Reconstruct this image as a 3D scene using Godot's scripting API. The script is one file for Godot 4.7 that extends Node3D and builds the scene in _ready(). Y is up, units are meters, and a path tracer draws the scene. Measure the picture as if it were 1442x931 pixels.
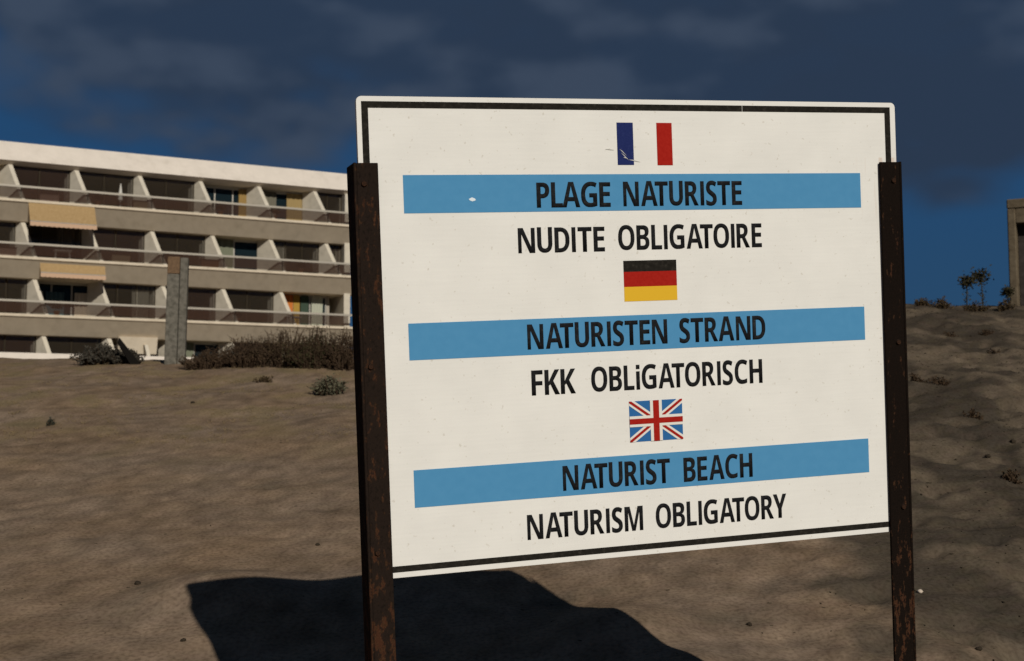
extends Node3D

const EYE := 1.6
var rng := RandomNumberGenerator.new()
var names := {}
var nz := FastNoiseLite.new()
var nz2 := FastNoiseLite.new()
var post_uv := false

# ---------------------------------------------------------------- helpers
func numbered(called: String) -> String:
	var k: int = names.get(called, 0)
	names[called] = k + 1
	return called if k == 0 else "%s_%03d" % [called, k]

func tag(o: Node, label: String, category: String, group := "", kind := "") -> void:
	if label: o.set_meta("label", label)
	if category: o.set_meta("category", category)
	if group: o.set_meta("group", group)
	if kind: o.set_meta("kind", kind)

func thing(called: String, label: String, category: String, t: Transform3D, group := "") -> Node3D:
	var o := Node3D.new()
	o.name = numbered(called)
	add_child(o)
	o.transform = t
	tag(o, label, category, group)
	return o

func part(called: String, st: SurfaceTool, m: Material, parent: Node, smooth := false) -> MeshInstance3D:
	var o := MeshInstance3D.new()
	o.name = called
	st.generate_normals()
	o.mesh = st.commit()
	o.material_override = m
	parent.add_child(o, true)
	return o

func inst(called: String, mesh: Mesh, m: Material, parent: Node, t: Transform3D) -> MeshInstance3D:
	var o := MeshInstance3D.new()
	o.name = called
	o.mesh = mesh
	if m: o.material_override = m
	o.transform = t
	parent.add_child(o, true)
	return o

func mb(group := -1) -> SurfaceTool:
	var st := SurfaceTool.new()
	st.begin(Mesh.PRIMITIVE_TRIANGLES)
	st.set_smooth_group(group)
	return st

func quad(st: SurfaceTool, a: Vector3, b: Vector3, c: Vector3, d: Vector3) -> void:
	for v in [a, b, c, a, c, d]:
		if post_uv: st.set_uv(Vector2((v.x + v.z) * 8.0, (FOOT - v.y) / 2.45))
		st.add_vertex(v)

# ring of four points at the bottom (counterclockwise from above), four at the top
func hexa(st: SurfaceTool, p: Array) -> void:
	quad(st, p[4], p[7], p[6], p[5])
	quad(st, p[0], p[1], p[2], p[3])
	for i in 4:
		var j := (i + 1) % 4
		quad(st, p[i], p[i + 4], p[j + 4], p[j])

func box(st: SurfaceTool, lo: Vector3, hi: Vector3) -> void:
	hexa(st, [Vector3(lo.x, lo.y, hi.z), Vector3(hi.x, lo.y, hi.z), Vector3(hi.x, lo.y, lo.z), Vector3(lo.x, lo.y, lo.z),
		Vector3(lo.x, hi.y, hi.z), Vector3(hi.x, hi.y, hi.z), Vector3(hi.x, hi.y, lo.z), Vector3(lo.x, hi.y, lo.z)])

# box with chamfered edges (0.7 of them catch light): 8-sided cross sections on all three axes
func bevel_box(st: SurfaceTool, lo: Vector3, hi: Vector3, r: float) -> void:
	var c := (lo + hi) * 0.5
	var h := (hi - lo) * 0.5
	var k := h - Vector3(r, r, r)
	for ax in 3:
		for s in [-1.0, 1.0]:
			var u := (ax + 1) % 3
			var v := (ax + 2) % 3
			var q := []
			for m in [[-1, -1], [-1, 1], [1, 1], [1, -1]]:
				var p := Vector3.ZERO
				p[ax] = s * h[ax]; p[u] = m[0] * k[u]; p[v] = m[1] * k[v]
				q.append(c + p)
			if s > 0: quad(st, q[0], q[1], q[2], q[3])
			else: quad(st, q[3], q[2], q[1], q[0])
	for ax in 3:      # edge strips along axis ax
		var u := (ax + 1) % 3
		var v := (ax + 2) % 3
		for su in [-1.0, 1.0]:
			for sv in [-1.0, 1.0]:
				var q := []
				for m in [[-1, 0], [1, 0], [1, 1], [-1, 1]]:
					var p := Vector3.ZERO
					p[ax] = m[0] * k[ax]
					if m[1] == 0:
						p[u] = su * h[u]; p[v] = sv * k[v]
					else:
						p[u] = su * k[u]; p[v] = sv * h[v]
					q.append(c + p)
				if su * sv < 0: quad(st, q[0], q[1], q[2], q[3])
				else: quad(st, q[3], q[2], q[1], q[0])
	for sx in [-1.0, 1.0]:
		for sy in [-1.0, 1.0]:
			for sz in [-1.0, 1.0]:
				var a := c + Vector3(sx * h.x, sy * k.y, sz * k.z)
				var b := c + Vector3(sx * k.x, sy * h.y, sz * k.z)
				var d := c + Vector3(sx * k.x, sy * k.y, sz * h.z)
				if post_uv: st.set_uv(Vector2((a.x + a.z) * 8.0, (FOOT - a.y) / 2.45))
				if sx * sy * sz < 0:
					st.add_vertex(a); st.add_vertex(b); st.add_vertex(d)
				else:
					st.add_vertex(a); st.add_vertex(d); st.add_vertex(b)

func tube(st: SurfaceTool, a: Vector3, b: Vector3, ra: float, rb: float, n := 5) -> void:
	var ax := (b - a).normalized()
	var u := ax.cross(Vector3(0.31, 0.2, 0.93)).normalized()
	var v := ax.cross(u)
	for i in n:
		var t0 := TAU * i / n
		var t1 := TAU * (i + 1) / n
		var d0 := u * cos(t0) + v * sin(t0)
		var d1 := u * cos(t1) + v * sin(t1)
		quad(st, a + d0 * ra, a + d1 * ra, b + d1 * rb, b + d0 * rb)

func leaf(st: SurfaceTool, p: Vector3, dir: Vector3, l: float, w: float) -> void:
	var side := dir.cross(Vector3(rng.randf_range(-1, 1), rng.randf_range(-1, 1), rng.randf_range(-1, 1))).normalized() * w
	var tip := p + dir * l
	var mid := p + dir * l * 0.5
	st.add_vertex(p); st.add_vertex(mid + side); st.add_vertex(tip)
	st.add_vertex(p); st.add_vertex(tip); st.add_vertex(mid - side)

func lin(r: float, g: float, b: float) -> Color:
	return Color(r, g, b).linear_to_srgb()

func mat(c: Color, rough := 0.8, metal := 0.0) -> StandardMaterial3D:
	var m := StandardMaterial3D.new()
	m.albedo_color = c
	m.roughness = rough
	m.metallic = metal
	m.metallic_specular = 0.5 if rough < 0.3 else 0.12
	return m

func noise_tex(freq: float, seed_: int, ramp: Array, w := 512, octaves := 5, type := FastNoiseLite.TYPE_SIMPLEX_SMOOTH) -> NoiseTexture2D:
	var t := NoiseTexture2D.new()
	t.width = w
	t.height = w
	t.seamless = true
	var n := FastNoiseLite.new()
	n.noise_type = type
	n.seed = seed_
	n.frequency = freq
	n.fractal_octaves = octaves
	t.noise = n
	if ramp:
		var g := Gradient.new()
		g.offsets = PackedFloat32Array(ramp.map(func(a): return a[0]))
		g.colors = PackedColorArray(ramp.map(func(a): return a[1]))
		t.color_ramp = g
	return t

# plaster, paint, rust: a noise colour ramp laid over world space, with fine relief
func rough_mat(ramp: Array, scale: float, rough: float, seed_: int, freq := 0.01, bump := 0.4, metal := 0.0) -> StandardMaterial3D:
	var m := StandardMaterial3D.new()
	m.albedo_texture = noise_tex(freq, seed_, ramp)
	m.roughness = rough
	m.metallic = metal
	m.uv1_triplanar = true
	m.uv1_world_triplanar = true
	m.uv1_scale = Vector3.ONE * scale
	m.metallic_specular = 0.1
	if bump > 0:
		var nt := noise_tex(freq * 3.0, seed_ + 7, [])
		nt.as_normal_map = true
		nt.bump_strength = 4.0
		m.normal_enabled = true
		m.normal_texture = nt
		m.normal_scale = bump
	return m

# ---------------------------------------------------------------- terrain
const BUMPS := [[-1.37, 5.46, 0.049], [-1.31, 5.48, 0.009], [-1.24, 5.48, -0.001], [-1.15, 5.48, 0.025], [-1.07, 5.52, 0.045], [-1.02, 5.57, 0.025], [-0.95, 5.63, -0.019], [-0.84, 5.69, -0.038], [-0.74, 5.71, 0.010], [-0.66, 5.71, 0.039], [-0.51, 5.78, -0.001], [-0.26, 5.89, 0.001], [-0.06, 5.97, 0.011], [-1.35, 5.36, 0.033], [-1.33, 5.33, 0.001], [-1.30, 5.27, -0.046], [-1.27, 5.21, -0.058], [-1.18, 5.02, 0.071], [-1.15, 4.97, 0.043], [-1.11, 4.88, -0.089], [-0.02, 6.06, -0.044], [0.05, 5.91, -0.006], [0.13, 5.74, -0.004], [0.21, 5.58, -0.020], [0.27, 5.46, -0.019], [0.37, 5.22, 0.021], [0.44, 5.08, 0.060], [0.49, 4.99, 0.028], [0.53, 4.89, -0.022], [0.57, 4.82, -0.031], [0.62, 4.70, 0.030], [0.65, 4.64, 0.066]]

func smin(a: float, b: float, k: float) -> float:
	var h := maxf(k - absf(a - b), 0.0) / k
	return minf(a, b) - h * h * k * 0.25

func land(x: float, d: float) -> float:      # height above the eye, without the small relief
	var k := smoothstep(-2.0, 4.0, x)
	var m := 0.192 + 0.043 * k
	var h := -0.63 + m * (d - 5.8)
	h = -smin(-h, 1.55 + 0.002 * maxf(-d, 0.0), 0.25)
	var dc := 13.4 + 1.8 * k
	var hc := -0.63 + m * (dc - 5.8)
	var far := hc + (0.045 + 0.05 * smoothstep(2.0, 9.0, x)) * minf(d - dc, 50.0)
	if d > 8.0:
		h = smin(h, far, 0.22)
	for b in BUMPS:
		var q: float = (x - b[0]) * (x - b[0]) + (d - b[1]) * (d - b[1])
		if q < 0.6:
			h += b[2] * exp(-q / 0.08)
	return h

func ground(x: float, d: float) -> float:
	var h := land(x, d)
	var fade := 1.0 - smoothstep(16.0, 40.0, d)
	if fade > 0.0 and d > 0.0:
		var right := smoothstep(0.9, 2.2, x - (d - 5.0) * 0.12)
		var calm := 1.0 - 0.8 * smoothstep(1.5, 0.9, Vector2((x + 0.35) * 0.85, (d - 5.4) * 1.3).length())
		h += fade * (nz.get_noise_2d(x * 1.0, d * 1.0) * (0.019 * calm + 0.02 * right) + nz2.get_noise_2d(x, d) * (0.008 + 0.014 * right))
		h += fade * smoothstep(7.5, 11.0, d) * nz.get_noise_2d(x * 0.3 + 40.0, d * 0.3) * 0.09 - fade * smoothstep(9.0, 12.0, d) * 0.025
	var cell = dents_at(x, d)
	for e in cell:
		var q: float = ((x - e.x) * (x - e.x) + (d - e.y) * (d - e.y)) / (e.z * e.z)
		if q < 6.0:
			h += -e.w * exp(-q) * (1.0 - 0.55 * q)
	return h + EYE

var dent_cells := {}
func dents_at(x: float, d: float) -> Array:
	return dent_cells.get(Vector2i(floori(x), floori(d)), [])

func on_ground(x: float, d: float, sink := 0.0) -> Vector3:
	return Vector3(x, ground(x, d) - sink, -d)

func make_dents() -> void:
	for i in 1500:
		var d := rng.randf_range(3.5, 15.0)
		var x := rng.randf_range(-0.45, 0.47) * d
		var right := smoothstep(0.6, 2.4, x - (d - 5.0) * 0.12)
		if rng.randf() > 0.30 + 0.70 * right: continue
		if x > -1.7 and x < 0.9 and d > 4.4 and d < 6.4: continue
		var e := Vector4(x, d, rng.randf_range(0.055, 0.075 + 0.06 * rng.randf()), rng.randf_range(0.010, 0.028) * (0.55 + 1.3 * right))
		for ix in range(-1, 2):
			for iz in range(-1, 2):
				var c := Vector2i(floori(x) + ix, floori(d) + iz)
				if not dent_cells.has(c): dent_cells[c] = []
				dent_cells[c].append(e)

func spaced(a: float, b: float, step: float) -> Array:
	var out := []
	var n := int(round((b - a) / step))
	for i in n: out.append(a + (b - a) * i / n)
	return out

func make_ground() -> void:
	var xs := [-900.0, -400.0, -200.0, -110.0, -70.0, -50.0, -38.0, -30.0, -24.0, -19.0, -15.0, -12.0, -10.0, -8.6, -7.8] + spaced(-7.2, 7.2, 0.05) + [7.2, 7.8, 8.6, 9.6, 11.0, 13.0, 15.0, 17.0, 19.0, 22.0, 26.0, 32.0, 40.0, 60.0, 100.0, 200.0, 400.0, 900.0]
	var ds := [-900.0, -300.0, -100.0, -40.0, -15.0, -5.0, -1.0, 1.0, 2.0, 2.6] + spaced(3.0, 8.0, 0.035) + spaced(8.0, 15.0, 0.05) + spaced(15.0, 20.0, 0.2) + [20.0, 21.0, 22.5, 24.0, 26.0, 28.0, 31.0, 35.0, 40.0, 46.0, 54.0, 64.0, 80.0, 110.0, 200.0, 450.0, 950.0]
	var nx := xs.size()
	var nd := ds.size()
	var vs := PackedVector3Array()
	var cs := PackedColorArray()
	vs.resize(nx * nd)
	cs.resize(nx * nd)
	var patch := FastNoiseLite.new()
	patch.seed = 5
	patch.frequency = 0.55
	patch.fractal_octaves = 5
	for j in nd:
		for i in nx:
			var x: float = xs[i]
			var d: float = ds[j]
			vs[j * nx + i] = Vector3(x, ground(x, d), -d)
			var a := patch.get_noise_2d(x, d * 0.8)
			var b := patch.get_noise_2d(x * 3.1 + 50.0, d * 2.2)
			var g := patch.get_noise_2d(x * 11.0 + 9.0, d * 7.0)
			var red := patch.get_noise_2d(x * 1.7 - 30.0, d * 1.7)
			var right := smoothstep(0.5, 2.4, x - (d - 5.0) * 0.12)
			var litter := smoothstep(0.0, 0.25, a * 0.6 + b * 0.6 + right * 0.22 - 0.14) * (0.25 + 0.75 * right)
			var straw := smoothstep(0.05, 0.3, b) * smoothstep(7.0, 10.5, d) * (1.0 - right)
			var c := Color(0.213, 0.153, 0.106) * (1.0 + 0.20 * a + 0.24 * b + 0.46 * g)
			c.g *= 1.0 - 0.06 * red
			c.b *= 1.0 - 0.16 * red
			var right_dark := smoothstep(-0.12, 0.14, right - 0.5 + a * 0.7 + b * 0.5)  # base sand colour turns darker towards the right, with patchy noise edges
			c = c.lerp(Color(0.128, 0.100, 0.072) * (1.0 + 0.35 * b + 0.3 * g), right_dark)
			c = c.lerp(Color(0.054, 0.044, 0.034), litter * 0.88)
			c = c.lerp(Color(0.215, 0.165, 0.085), straw * 0.5)
			c.a = 1.0
			cs[j * nx + i] = c
	var ns := PackedVector3Array()
	ns.resize(nx * nd)
	for j in nd:
		for i in nx:
			var l := vs[j * nx + maxi(i - 1, 0)]
			var r := vs[j * nx + mini(i + 1, nx - 1)]
			var n := vs[maxi(j - 1, 0) * nx + i]
			var f := vs[mini(j + 1, nd - 1) * nx + i]
			ns[j * nx + i] = (r - l).cross(f - n).normalized()
			if ns[j * nx + i].y < 0: ns[j * nx + i] = -ns[j * nx + i]
	var ix := PackedInt32Array()
	for j in nd - 1:
		for i in nx - 1:
			var a := j * nx + i
			ix.append_array([a, a + nx, a + nx + 1, a, a + nx + 1, a + 1])
	var arr := []
	arr.resize(Mesh.ARRAY_MAX)
	arr[Mesh.ARRAY_VERTEX] = vs
	arr[Mesh.ARRAY_NORMAL] = ns
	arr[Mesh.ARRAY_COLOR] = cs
	arr[Mesh.ARRAY_INDEX] = ix
	var me := ArrayMesh.new()
	me.add_surface_from_arrays(Mesh.PRIMITIVE_TRIANGLES, arr)
	var m := StandardMaterial3D.new()
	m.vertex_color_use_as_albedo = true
	m.albedo_texture = noise_tex(0.05, 3, [[0.0, lin(.42, .41, .39)], [0.35, lin(.74, .73, .71)], [0.6, lin(.95, .95, .93)], [1.0, lin(1, 1, 1)]], 1024, 6)
	m.uv1_triplanar = true
	m.uv1_world_triplanar = true
	m.uv1_scale = Vector3.ONE * 0.7
	m.roughness = 1.0
	m.metallic_specular = 0.1
	var nt := noise_tex(0.035, 12, [], 1024, 4, FastNoiseLite.TYPE_PERLIN)
	nt.as_normal_map = true
	nt.bump_strength = 7.0
	m.normal_enabled = true
	m.normal_texture = nt
	m.normal_scale = 0.32
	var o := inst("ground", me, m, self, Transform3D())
	names["ground"] = 1
	tag(o, "brown sandy dune slope with dents and dark litter", "", "", "structure")

# ---------------------------------------------------------------- sky
func sky_image() -> Image:
	var w := 2048
	var h := 1024
	var im := Image.create(w, h, false, Image.FORMAT_RGBF)
	var n1 := FastNoiseLite.new()
	n1.seed = 21
	n1.frequency = 1.0
	n1.fractal_octaves = 6
	n1.fractal_gain = 0.45
	var low := Color(0.021, 0.066, 0.140)
	var mid := Color(0.016, 0.062, 0.152)
	var slate := Color(0.024, 0.040, 0.072)
	var puff := Color(0.070, 0.095, 0.142)
	for y in h / 2 + 8:
		var el := PI * (0.5 - (y + 0.5) / h)
		for x in w:
			var az := TAU * (x + 0.5) / w - PI
			var dir := Vector3(sin(az) * cos(el), sin(el), -cos(az) * cos(el))
			var deg := rad_to_deg(el)
			var c := low.lerp(mid, smoothstep(3.0, 14.0, deg))
			# a broken deck of cloud, its lower edge wavering between 10 and 17 degrees
			var q := dir * 3.2
			q.y *= 2.2
			var a := n1.get_noise_3d(q.x + 3.0, q.y, q.z)
			var b := n1.get_noise_3d(q.x * 2.6 + 9.0, q.y * 2.6, q.z * 2.6)
			var edge := 13.3 - 1.0 * sin((rad_to_deg(az) + 3.0) * TAU / 60.0) - 3.0 * n1.get_noise_2d(sin(az) * 1.4 + 2.0, cos(az) * 1.4)
			var deck := smoothstep(-1.6, 2.6, deg - edge + a * 5.0 + b * 2.5)
			var wisp := smoothstep(0.02, 0.5, a * 0.9 + b * 0.5) * smoothstep(9.0, 15.0, deg)
			c = c.lerp(slate, clampf(deck * 0.93 + wisp * 0.25, 0.0, 0.96))
			c = c.lerp(puff, smoothstep(0.0, 0.5, b * 0.8 + n1.get_noise_3d(dir.x * 2.1 - 4.0, dir.y * 4.2, dir.z * 2.1) * 0.9 + 0.02) * 0.42 * deck)
			im.set_pixel(x, y, c)
	var g := Color(0.06, 0.05, 0.04)
	im.fill_rect(Rect2i(0, h / 2 + 8, w, h / 2 - 8), g)
	return im

# ---------------------------------------------------------------- the sign
const SB := Basis(Vector3(0.95920, 0.06123, -0.27601), Vector3(-0.03526, 0.99455, 0.09809), Vector3(0.28051, -0.08436, 0.95614))
const ST := Vector3(0.33939, 0.86969 + EYE, -3.25882)
const FOOT := 2.02      # board plane: the sand lies this far below the top edge

func sp(x: float, y: float, z: float) -> Vector3:
	return Vector3(x, y + FOOT, z)

func sheet(st: SurfaceTool, x0: float, x1: float, y0: float, y1: float, z: float, t := 0.0007) -> void:
	box(st, sp(minf(x0, x1), minf(y0, y1), z - t), sp(maxf(x0, x1), maxf(y0, y1), z))

func poly(st: SurfaceTool, pts: Array, z: float, t := 0.0005) -> void:     # clockwise from the front
	for i in range(1, pts.size() - 1):
		for k in [0, i, i + 1]:
			st.add_vertex(sp(pts[k].x, pts[k].y, z))
	for i in pts.size():
		var a: Vector2 = pts[i]
		var b: Vector2 = pts[(i + 1) % pts.size()]
		quad(st, sp(a.x, a.y, z - t), sp(b.x, b.y, z - t), sp(b.x, b.y, z), sp(a.x, a.y, z))

func board_texture() -> ImageTexture:
	var w := 1024
	var h := 808
	var im := Image.create(w, h, false, Image.FORMAT_RGB8)
	var n := FastNoiseLite.new()
	n.seed = 8
	n.fractal_octaves = 5
	n.frequency = 0.008
	for y in h:
		for x in w:
			var a := n.get_noise_2d(x, y)
			var grain := n.get_noise_2d(x * 0.9, y * 22.0)
			var fine := n.get_noise_2d(x * 30.0, y * 30.0)
			var v := 0.755 + 0.035 * a + 0.018 * grain + 0.012 * fine
			var c := Color(v, v * 0.985, v * 0.925)
			# rust runs beside the post heads, thin streaks with their own edges
			var px := float(x) / w * 1.497 - 0.75
			var py := -float(y) / h * 1.183
			var e := 0.0
			if px > 0.60 and py < -0.15:
				e = smoothstep(0.12, 0.42, n.get_noise_2d(x * 9.0, y * 0.35 + 300.0)) * smoothstep(0.60, 0.69, px) * (1.0 - smoothstep(0.2, 0.4, -py))
			c = c.lerp(Color(0.55, 0.36, 0.24), e * 0.4)
			var spot := smoothstep(0.52, 0.6, n.get_noise_2d(x * 9.0 + 700.0, y * 9.0))
			c = c.lerp(Color(0.5, 0.46, 0.38), spot * 0.5)
			c.a = 1.0
			im.set_pixel(x, y, c.linear_to_srgb())
	return ImageTexture.create_from_image(im)

func make_sign() -> void:
	var t := Transform3D(SB, ST + SB * Vector3(0, -FOOT, 0))
	var s := thing("beach_sign", "large white trilingual beach sign with blue bands between two rusty steel posts", "sign", t)
	# board, with rounded corners
	var outline := []
	var r := 0.013
	var x0 := -0.75
	var x1 := 0.747
	var y0 := -1.183
	for c in [[x0 + r, -r, PI], [x1 - r, -r, PI / 2], [x1 - r, y0 + r, 0.0], [x0 + r, y0 + r, -PI / 2]]:
		for k in 5:
			var a: float = c[2] - k * PI / 8.0
			outline.append(Vector2(c[0] + r * cos(a), c[1] + r * sin(a)))
	var bt := mb()
	var uv := func(p: Vector2): return Vector2((p.x + 0.75) / 1.497, -p.y / 1.183)
	for i in range(1, outline.size() - 1):
		for k in [0, i, i + 1]:
			bt.set_uv(uv.call(outline[k]))
			bt.add_vertex(sp(outline[k].x, outline[k].y, 0.0))
		for k in [0, i + 1, i]:
			bt.set_uv(uv.call(outline[k]))
			bt.add_vertex(sp(outline[k].x, outline[k].y, -0.018))
	for i in outline.size():
		var a: Vector2 = outline[i]
		var b: Vector2 = outline[(i + 1) % outline.size()]
		bt.set_uv(uv.call(a))
		quad(bt, sp(a.x, a.y, -0.018), sp(b.x, b.y, -0.018), sp(b.x, b.y, 0.0), sp(a.x, a.y, 0.0))
	var bm := mat(Color.WHITE, 0.7)
	bm.albedo_texture = board_texture()
	var board := part("board", bt, bm, s)
	var black := rough_mat([[0.0, lin(.012, .011, .009)], [0.6, lin(.02, .018, .015)], [0.8, lin(.03, .027, .022)], [1, lin(.06, .055, .045)]], 6.0, 0.85, 31, 0.02, 0.0)
	var blue := rough_mat([[0.0, lin(.072, .248, .448)], [0.5, lin(.078, .26, .463)], [1, lin(.086, .272, .475)]], 3.0, 0.8, 33, 0.02, 0.0)
	# black border, cracked through in one place
	for seg in [[-0.738, 0.2825], [0.2838, 0.731]]:
		var b := mb()
		sheet(b, seg[0], seg[1], -0.0125, -0.0285, 0.0007)
		part("border_line", b, black, board)
	for seg in [[-0.738, 0.731]]:
		var b := mb()
		sheet(b, seg[0], seg[1], -1.1545, -1.1695, 0.0007)
		part("border_line", b, black, board)
	for xx in [[-0.738, -0.7215], [0.714, 0.731]]:
		var b := mb()
		sheet(b, xx[0], xx[1], -0.0285, -1.1545, 0.0007)
		part("border_line", b, black, board)
	# blue bands
	for yy in [[-0.1931, -0.2873], [-0.5586, -0.6495], [-0.9212, -1.0138]]:
		var b := mb()
		sheet(b, -0.6411, 0.6324, yy[0], yy[1], 0.0007)
		part("blue_band", b, blue, board)
	# paint chips in the first band, bare white
	var chip := mb()
	poly(chip, [Vector2(-0.476, -0.2535), Vector2(-0.4675, -0.2495), Vector2(-0.460, -0.2525), Vector2(-0.4575, -0.2565), Vector2(-0.466, -0.2595), Vector2(-0.4735, -0.257)], 0.0012)
	part("paint_chip", chip, mat(lin(.7, .78, .82), 0.6), board)
	for sc in [[-0.108, -0.128, -0.084, -0.131], [-0.070, -0.127, -0.050, -0.146], [-0.066, -0.137, -0.044, -0.158], [-0.046, -0.155, -0.012, -0.162], [-0.060, -0.149, -0.047, -0.153]]:
		var sc_st := mb()
		poly(sc_st, [Vector2(sc[0], sc[1] - 0.0008), Vector2(lerpf(sc[0], sc[2], 0.4), lerpf(sc[1], sc[3], 0.4) + 0.0014), Vector2(sc[2], sc[3]), Vector2(lerpf(sc[0], sc[2], 0.6), lerpf(sc[1], sc[3], 0.6) - 0.001)], 0.0013)
		part("scratch", sc_st, mat(lin(.55, .54, .50), 0.8), board)
	# lettering
	var font := SystemFont.new()
	font.font_names = PackedStringArray(["Droid Sans"])
	font.font_weight = 700
	var ink := rough_mat([[0.0, lin(.009, .010, .012)], [0.6, lin(.014, .014, .015)], [0.85, lin(.028, .027, .026)], [1, lin(.06, .06, .055)]], 8.0, 0.85, 35, 0.02, 0.0)
	var words := [["PLAGE", -0.2984, -0.0986, -0.2772, 1], ["NATURISTE", -0.0634, 0.2742, -0.2762, 1], ["NUDITE", -0.3514, -0.1184, -0.3915, 0], ["OBLIGATOIRE", -0.0812, 0.3286, -0.3895, 0],
		["NATURISTEN", -0.3359, 0.0468, -0.6357, 1], ["STRAND", 0.0811, 0.3303, -0.6357, 1], ["FKK", -0.3289, -0.2109, -0.7527, 0], ["OBLiGATORISCH", -0.1683, 0.3178, -0.7522, 0],
		["NATURIST", -0.2545, 0.0417, -1.0003, 1], ["BEACH", 0.0801, 0.2796, -1.0015, 1], ["NATURISM", -0.3536, -0.0385, -1.118, 0], ["OBLIGATORY", -0.0026, 0.3768, -1.118, 0]]
	var glyphs := {}
	for ch in "ABCDEFGHKLMNOPRSTUY":
		var tm := TextMesh.new()
		tm.font = font
		tm.text = ch
		tm.font_size = 64
		tm.pixel_size = 0.01
		tm.depth = 0.06
		tm.curve_step = 0.6
		tm.vertical_alignment = VERTICAL_ALIGNMENT_CENTER
		glyphs[ch] = tm
	var hb: AABB = glyphs["H"].get_aabb()
	var cap := hb.size.y
	var tuck := {"AT": -0.13, "TA": -0.13, "LA": -0.02, "RY": -0.02, "AG": 0.06, "TO": 0.03, "TU": 0.07, "KK": 0.05, "AC": 0.06, "TR": 0.08, "RA": 0.04, "PL": 0.09, "FK": 0.09, "ST": 0.06, "TE": 0.09}
	for q in words:
		var word: String = q[0]
		var at := []
		var x := 0.0
		for i in word.length():
			var ch := word[i]
			if i > 0: x += cap * float(tuck.get(word.substr(i - 1, 2), 0.115))
			at.append(x)
			x += cap * 0.2 if ch == "I" or ch == "i" else glyphs[ch].get_aabb().size.x
		var sy: float = 0.0635 / cap
		var sx: float = (q[2] - q[1]) / x
		var z: float = 0.0016 if q[4] == 1 else 0.0010
		var wt := mb()
		for i in word.length():
			var ch := word[i]
			var left: float = q[1] + at[i] * sx
			if ch == "I" or ch == "i":
				var tall := 0.0635 if ch == "I" else 0.0475
				var stem := BoxMesh.new()
				stem.size = Vector3(cap * 0.2 * sx, tall, 0.0007)
				wt.append_from(stem, 0, Transform3D(Basis(), sp(left + cap * 0.1 * sx, q[3] + tall / 2, z - 0.0003)))
				if ch == "i":
					stem = BoxMesh.new()
					stem.size = Vector3(cap * 0.2 * sx, 0.011, 0.0007)
					wt.append_from(stem, 0, Transform3D(Basis(), sp(left + cap * 0.1 * sx, q[3] + 0.059, z - 0.0003)))
			else:
				var bb: AABB = glyphs[ch].get_aabb()
				var org := sp(left, q[3], z - 0.0005) - Vector3(bb.position.x * sx, hb.position.y * sy, 0)
				wt.append_from(glyphs[ch], 0, Transform3D(Basis.from_scale(Vector3(sx, sy, 0.01)), org))
		part("lettering", wt, ink, board)
	# flags
	var red := rough_mat([[0.0, lin(.30, .012, .008)], [1, lin(.38, .022, .014)]], 6.0, 0.8, 41, 0.03, 0.0)
	var navy := rough_mat([[0.0, lin(.014, .022, .095)], [0.75, lin(.02, .03, .12)], [0.86, lin(.03, .04, .13)], [1, lin(.3, .3, .35)]], 8.0, 0.8, 43, 0.03, 0.0)
	var gold := mat(lin(.70, .42, .03), 0.45)
	var white := mat(lin(.72, .70, .64), 0.45)
	var ukblue := mat(lin(.03, .13, .33), 0.45)
	var st := mb()
	sheet(st, -0.0752, -0.0302, -0.0600, -0.1695, 0.0007)
	var fr := part("french_flag", st, navy, board)
	fr.set_meta("label", "blue stripe of the French flag")
	st = mb()
	sheet(st, 0.0355, 0.0787, -0.0600, -0.1705, 0.0007)
	fr = part("french_flag", st, red, board)
	fr.set_meta("label", "red stripe of the French flag")
	for a in [[-0.4172, -0.4460, black, "black"], [-0.4460, -0.4850, red, "red"], [-0.4850, -0.5227, gold, "gold"]]:
		st = mb()
		sheet(st, -0.0694, 0.0789, a[0], a[1], 0.0007)
		var gs := part("german_flag", st, a[2], board)
		gs.set_meta("label", a[3] + " stripe of the German flag")
	# union flag: blue ground, white and red saltire, white and red cross, each a thin layer of paint
	var ux0 := -0.067
	var ux1 := 0.082
	var uy0 := -0.8879
	var uy1 := -0.7821
	var uc := Vector2((ux0 + ux1) / 2, (uy0 + uy1) / 2)
	st = mb()
	sheet(st, ux0, ux1, uy0, uy1, 0.0007)
	part("union_flag", st, ukblue, board)
	var rect := PackedVector2Array([Vector2(ux0, uy1), Vector2(ux1, uy1), Vector2(ux1, uy0), Vector2(ux0, uy0)])
	for layer in [[0.0088, white, 0.0012], [0.0034, red, 0.0017]]:
		st = mb()
		for dg in [[Vector2(ux0, uy0), Vector2(ux1, uy1)], [Vector2(ux0, uy1), Vector2(ux1, uy0)]]:
			var dd: Vector2 = (dg[1] - dg[0]).normalized()
			var nn: Vector2 = Vector2(-dd.y, dd.x) * float(layer[0])
			var band := PackedVector2Array([dg[0] - dd * .03 + nn, dg[1] + dd * .03 + nn, dg[1] + dd * .03 - nn, dg[0] - dd * .03 - nn])
			for pl in Geometry2D.intersect_polygons(band, rect):
				var pp := Array(pl)
				if not Geometry2D.is_polygon_clockwise(pl): pp.reverse()
				pp.reverse()
				poly(st, pp, layer[2] + (0.0 if dg[0].y == uy0 else 0.0002))
		part("union_flag", st, layer[1], board)
	for layer in [[0.0165, white, 0.0022], [0.0083, red, 0.0027]]:
		st = mb()
		sheet(st, uc.x - layer[0], uc.x + layer[0], uy0, uy1, layer[2], 0.0004)
		sheet(st, ux0, uc.x - layer[0], uc.y - layer[0] * 0.85, uc.y + layer[0] * 0.85, layer[2], 0.0004)
		sheet(st, uc.x + layer[0], ux1, uc.y - layer[0] * 0.85, uc.y + layer[0] * 0.85, layer[2], 0.0004)
		part("union_flag", st, layer[1], board)
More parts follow.
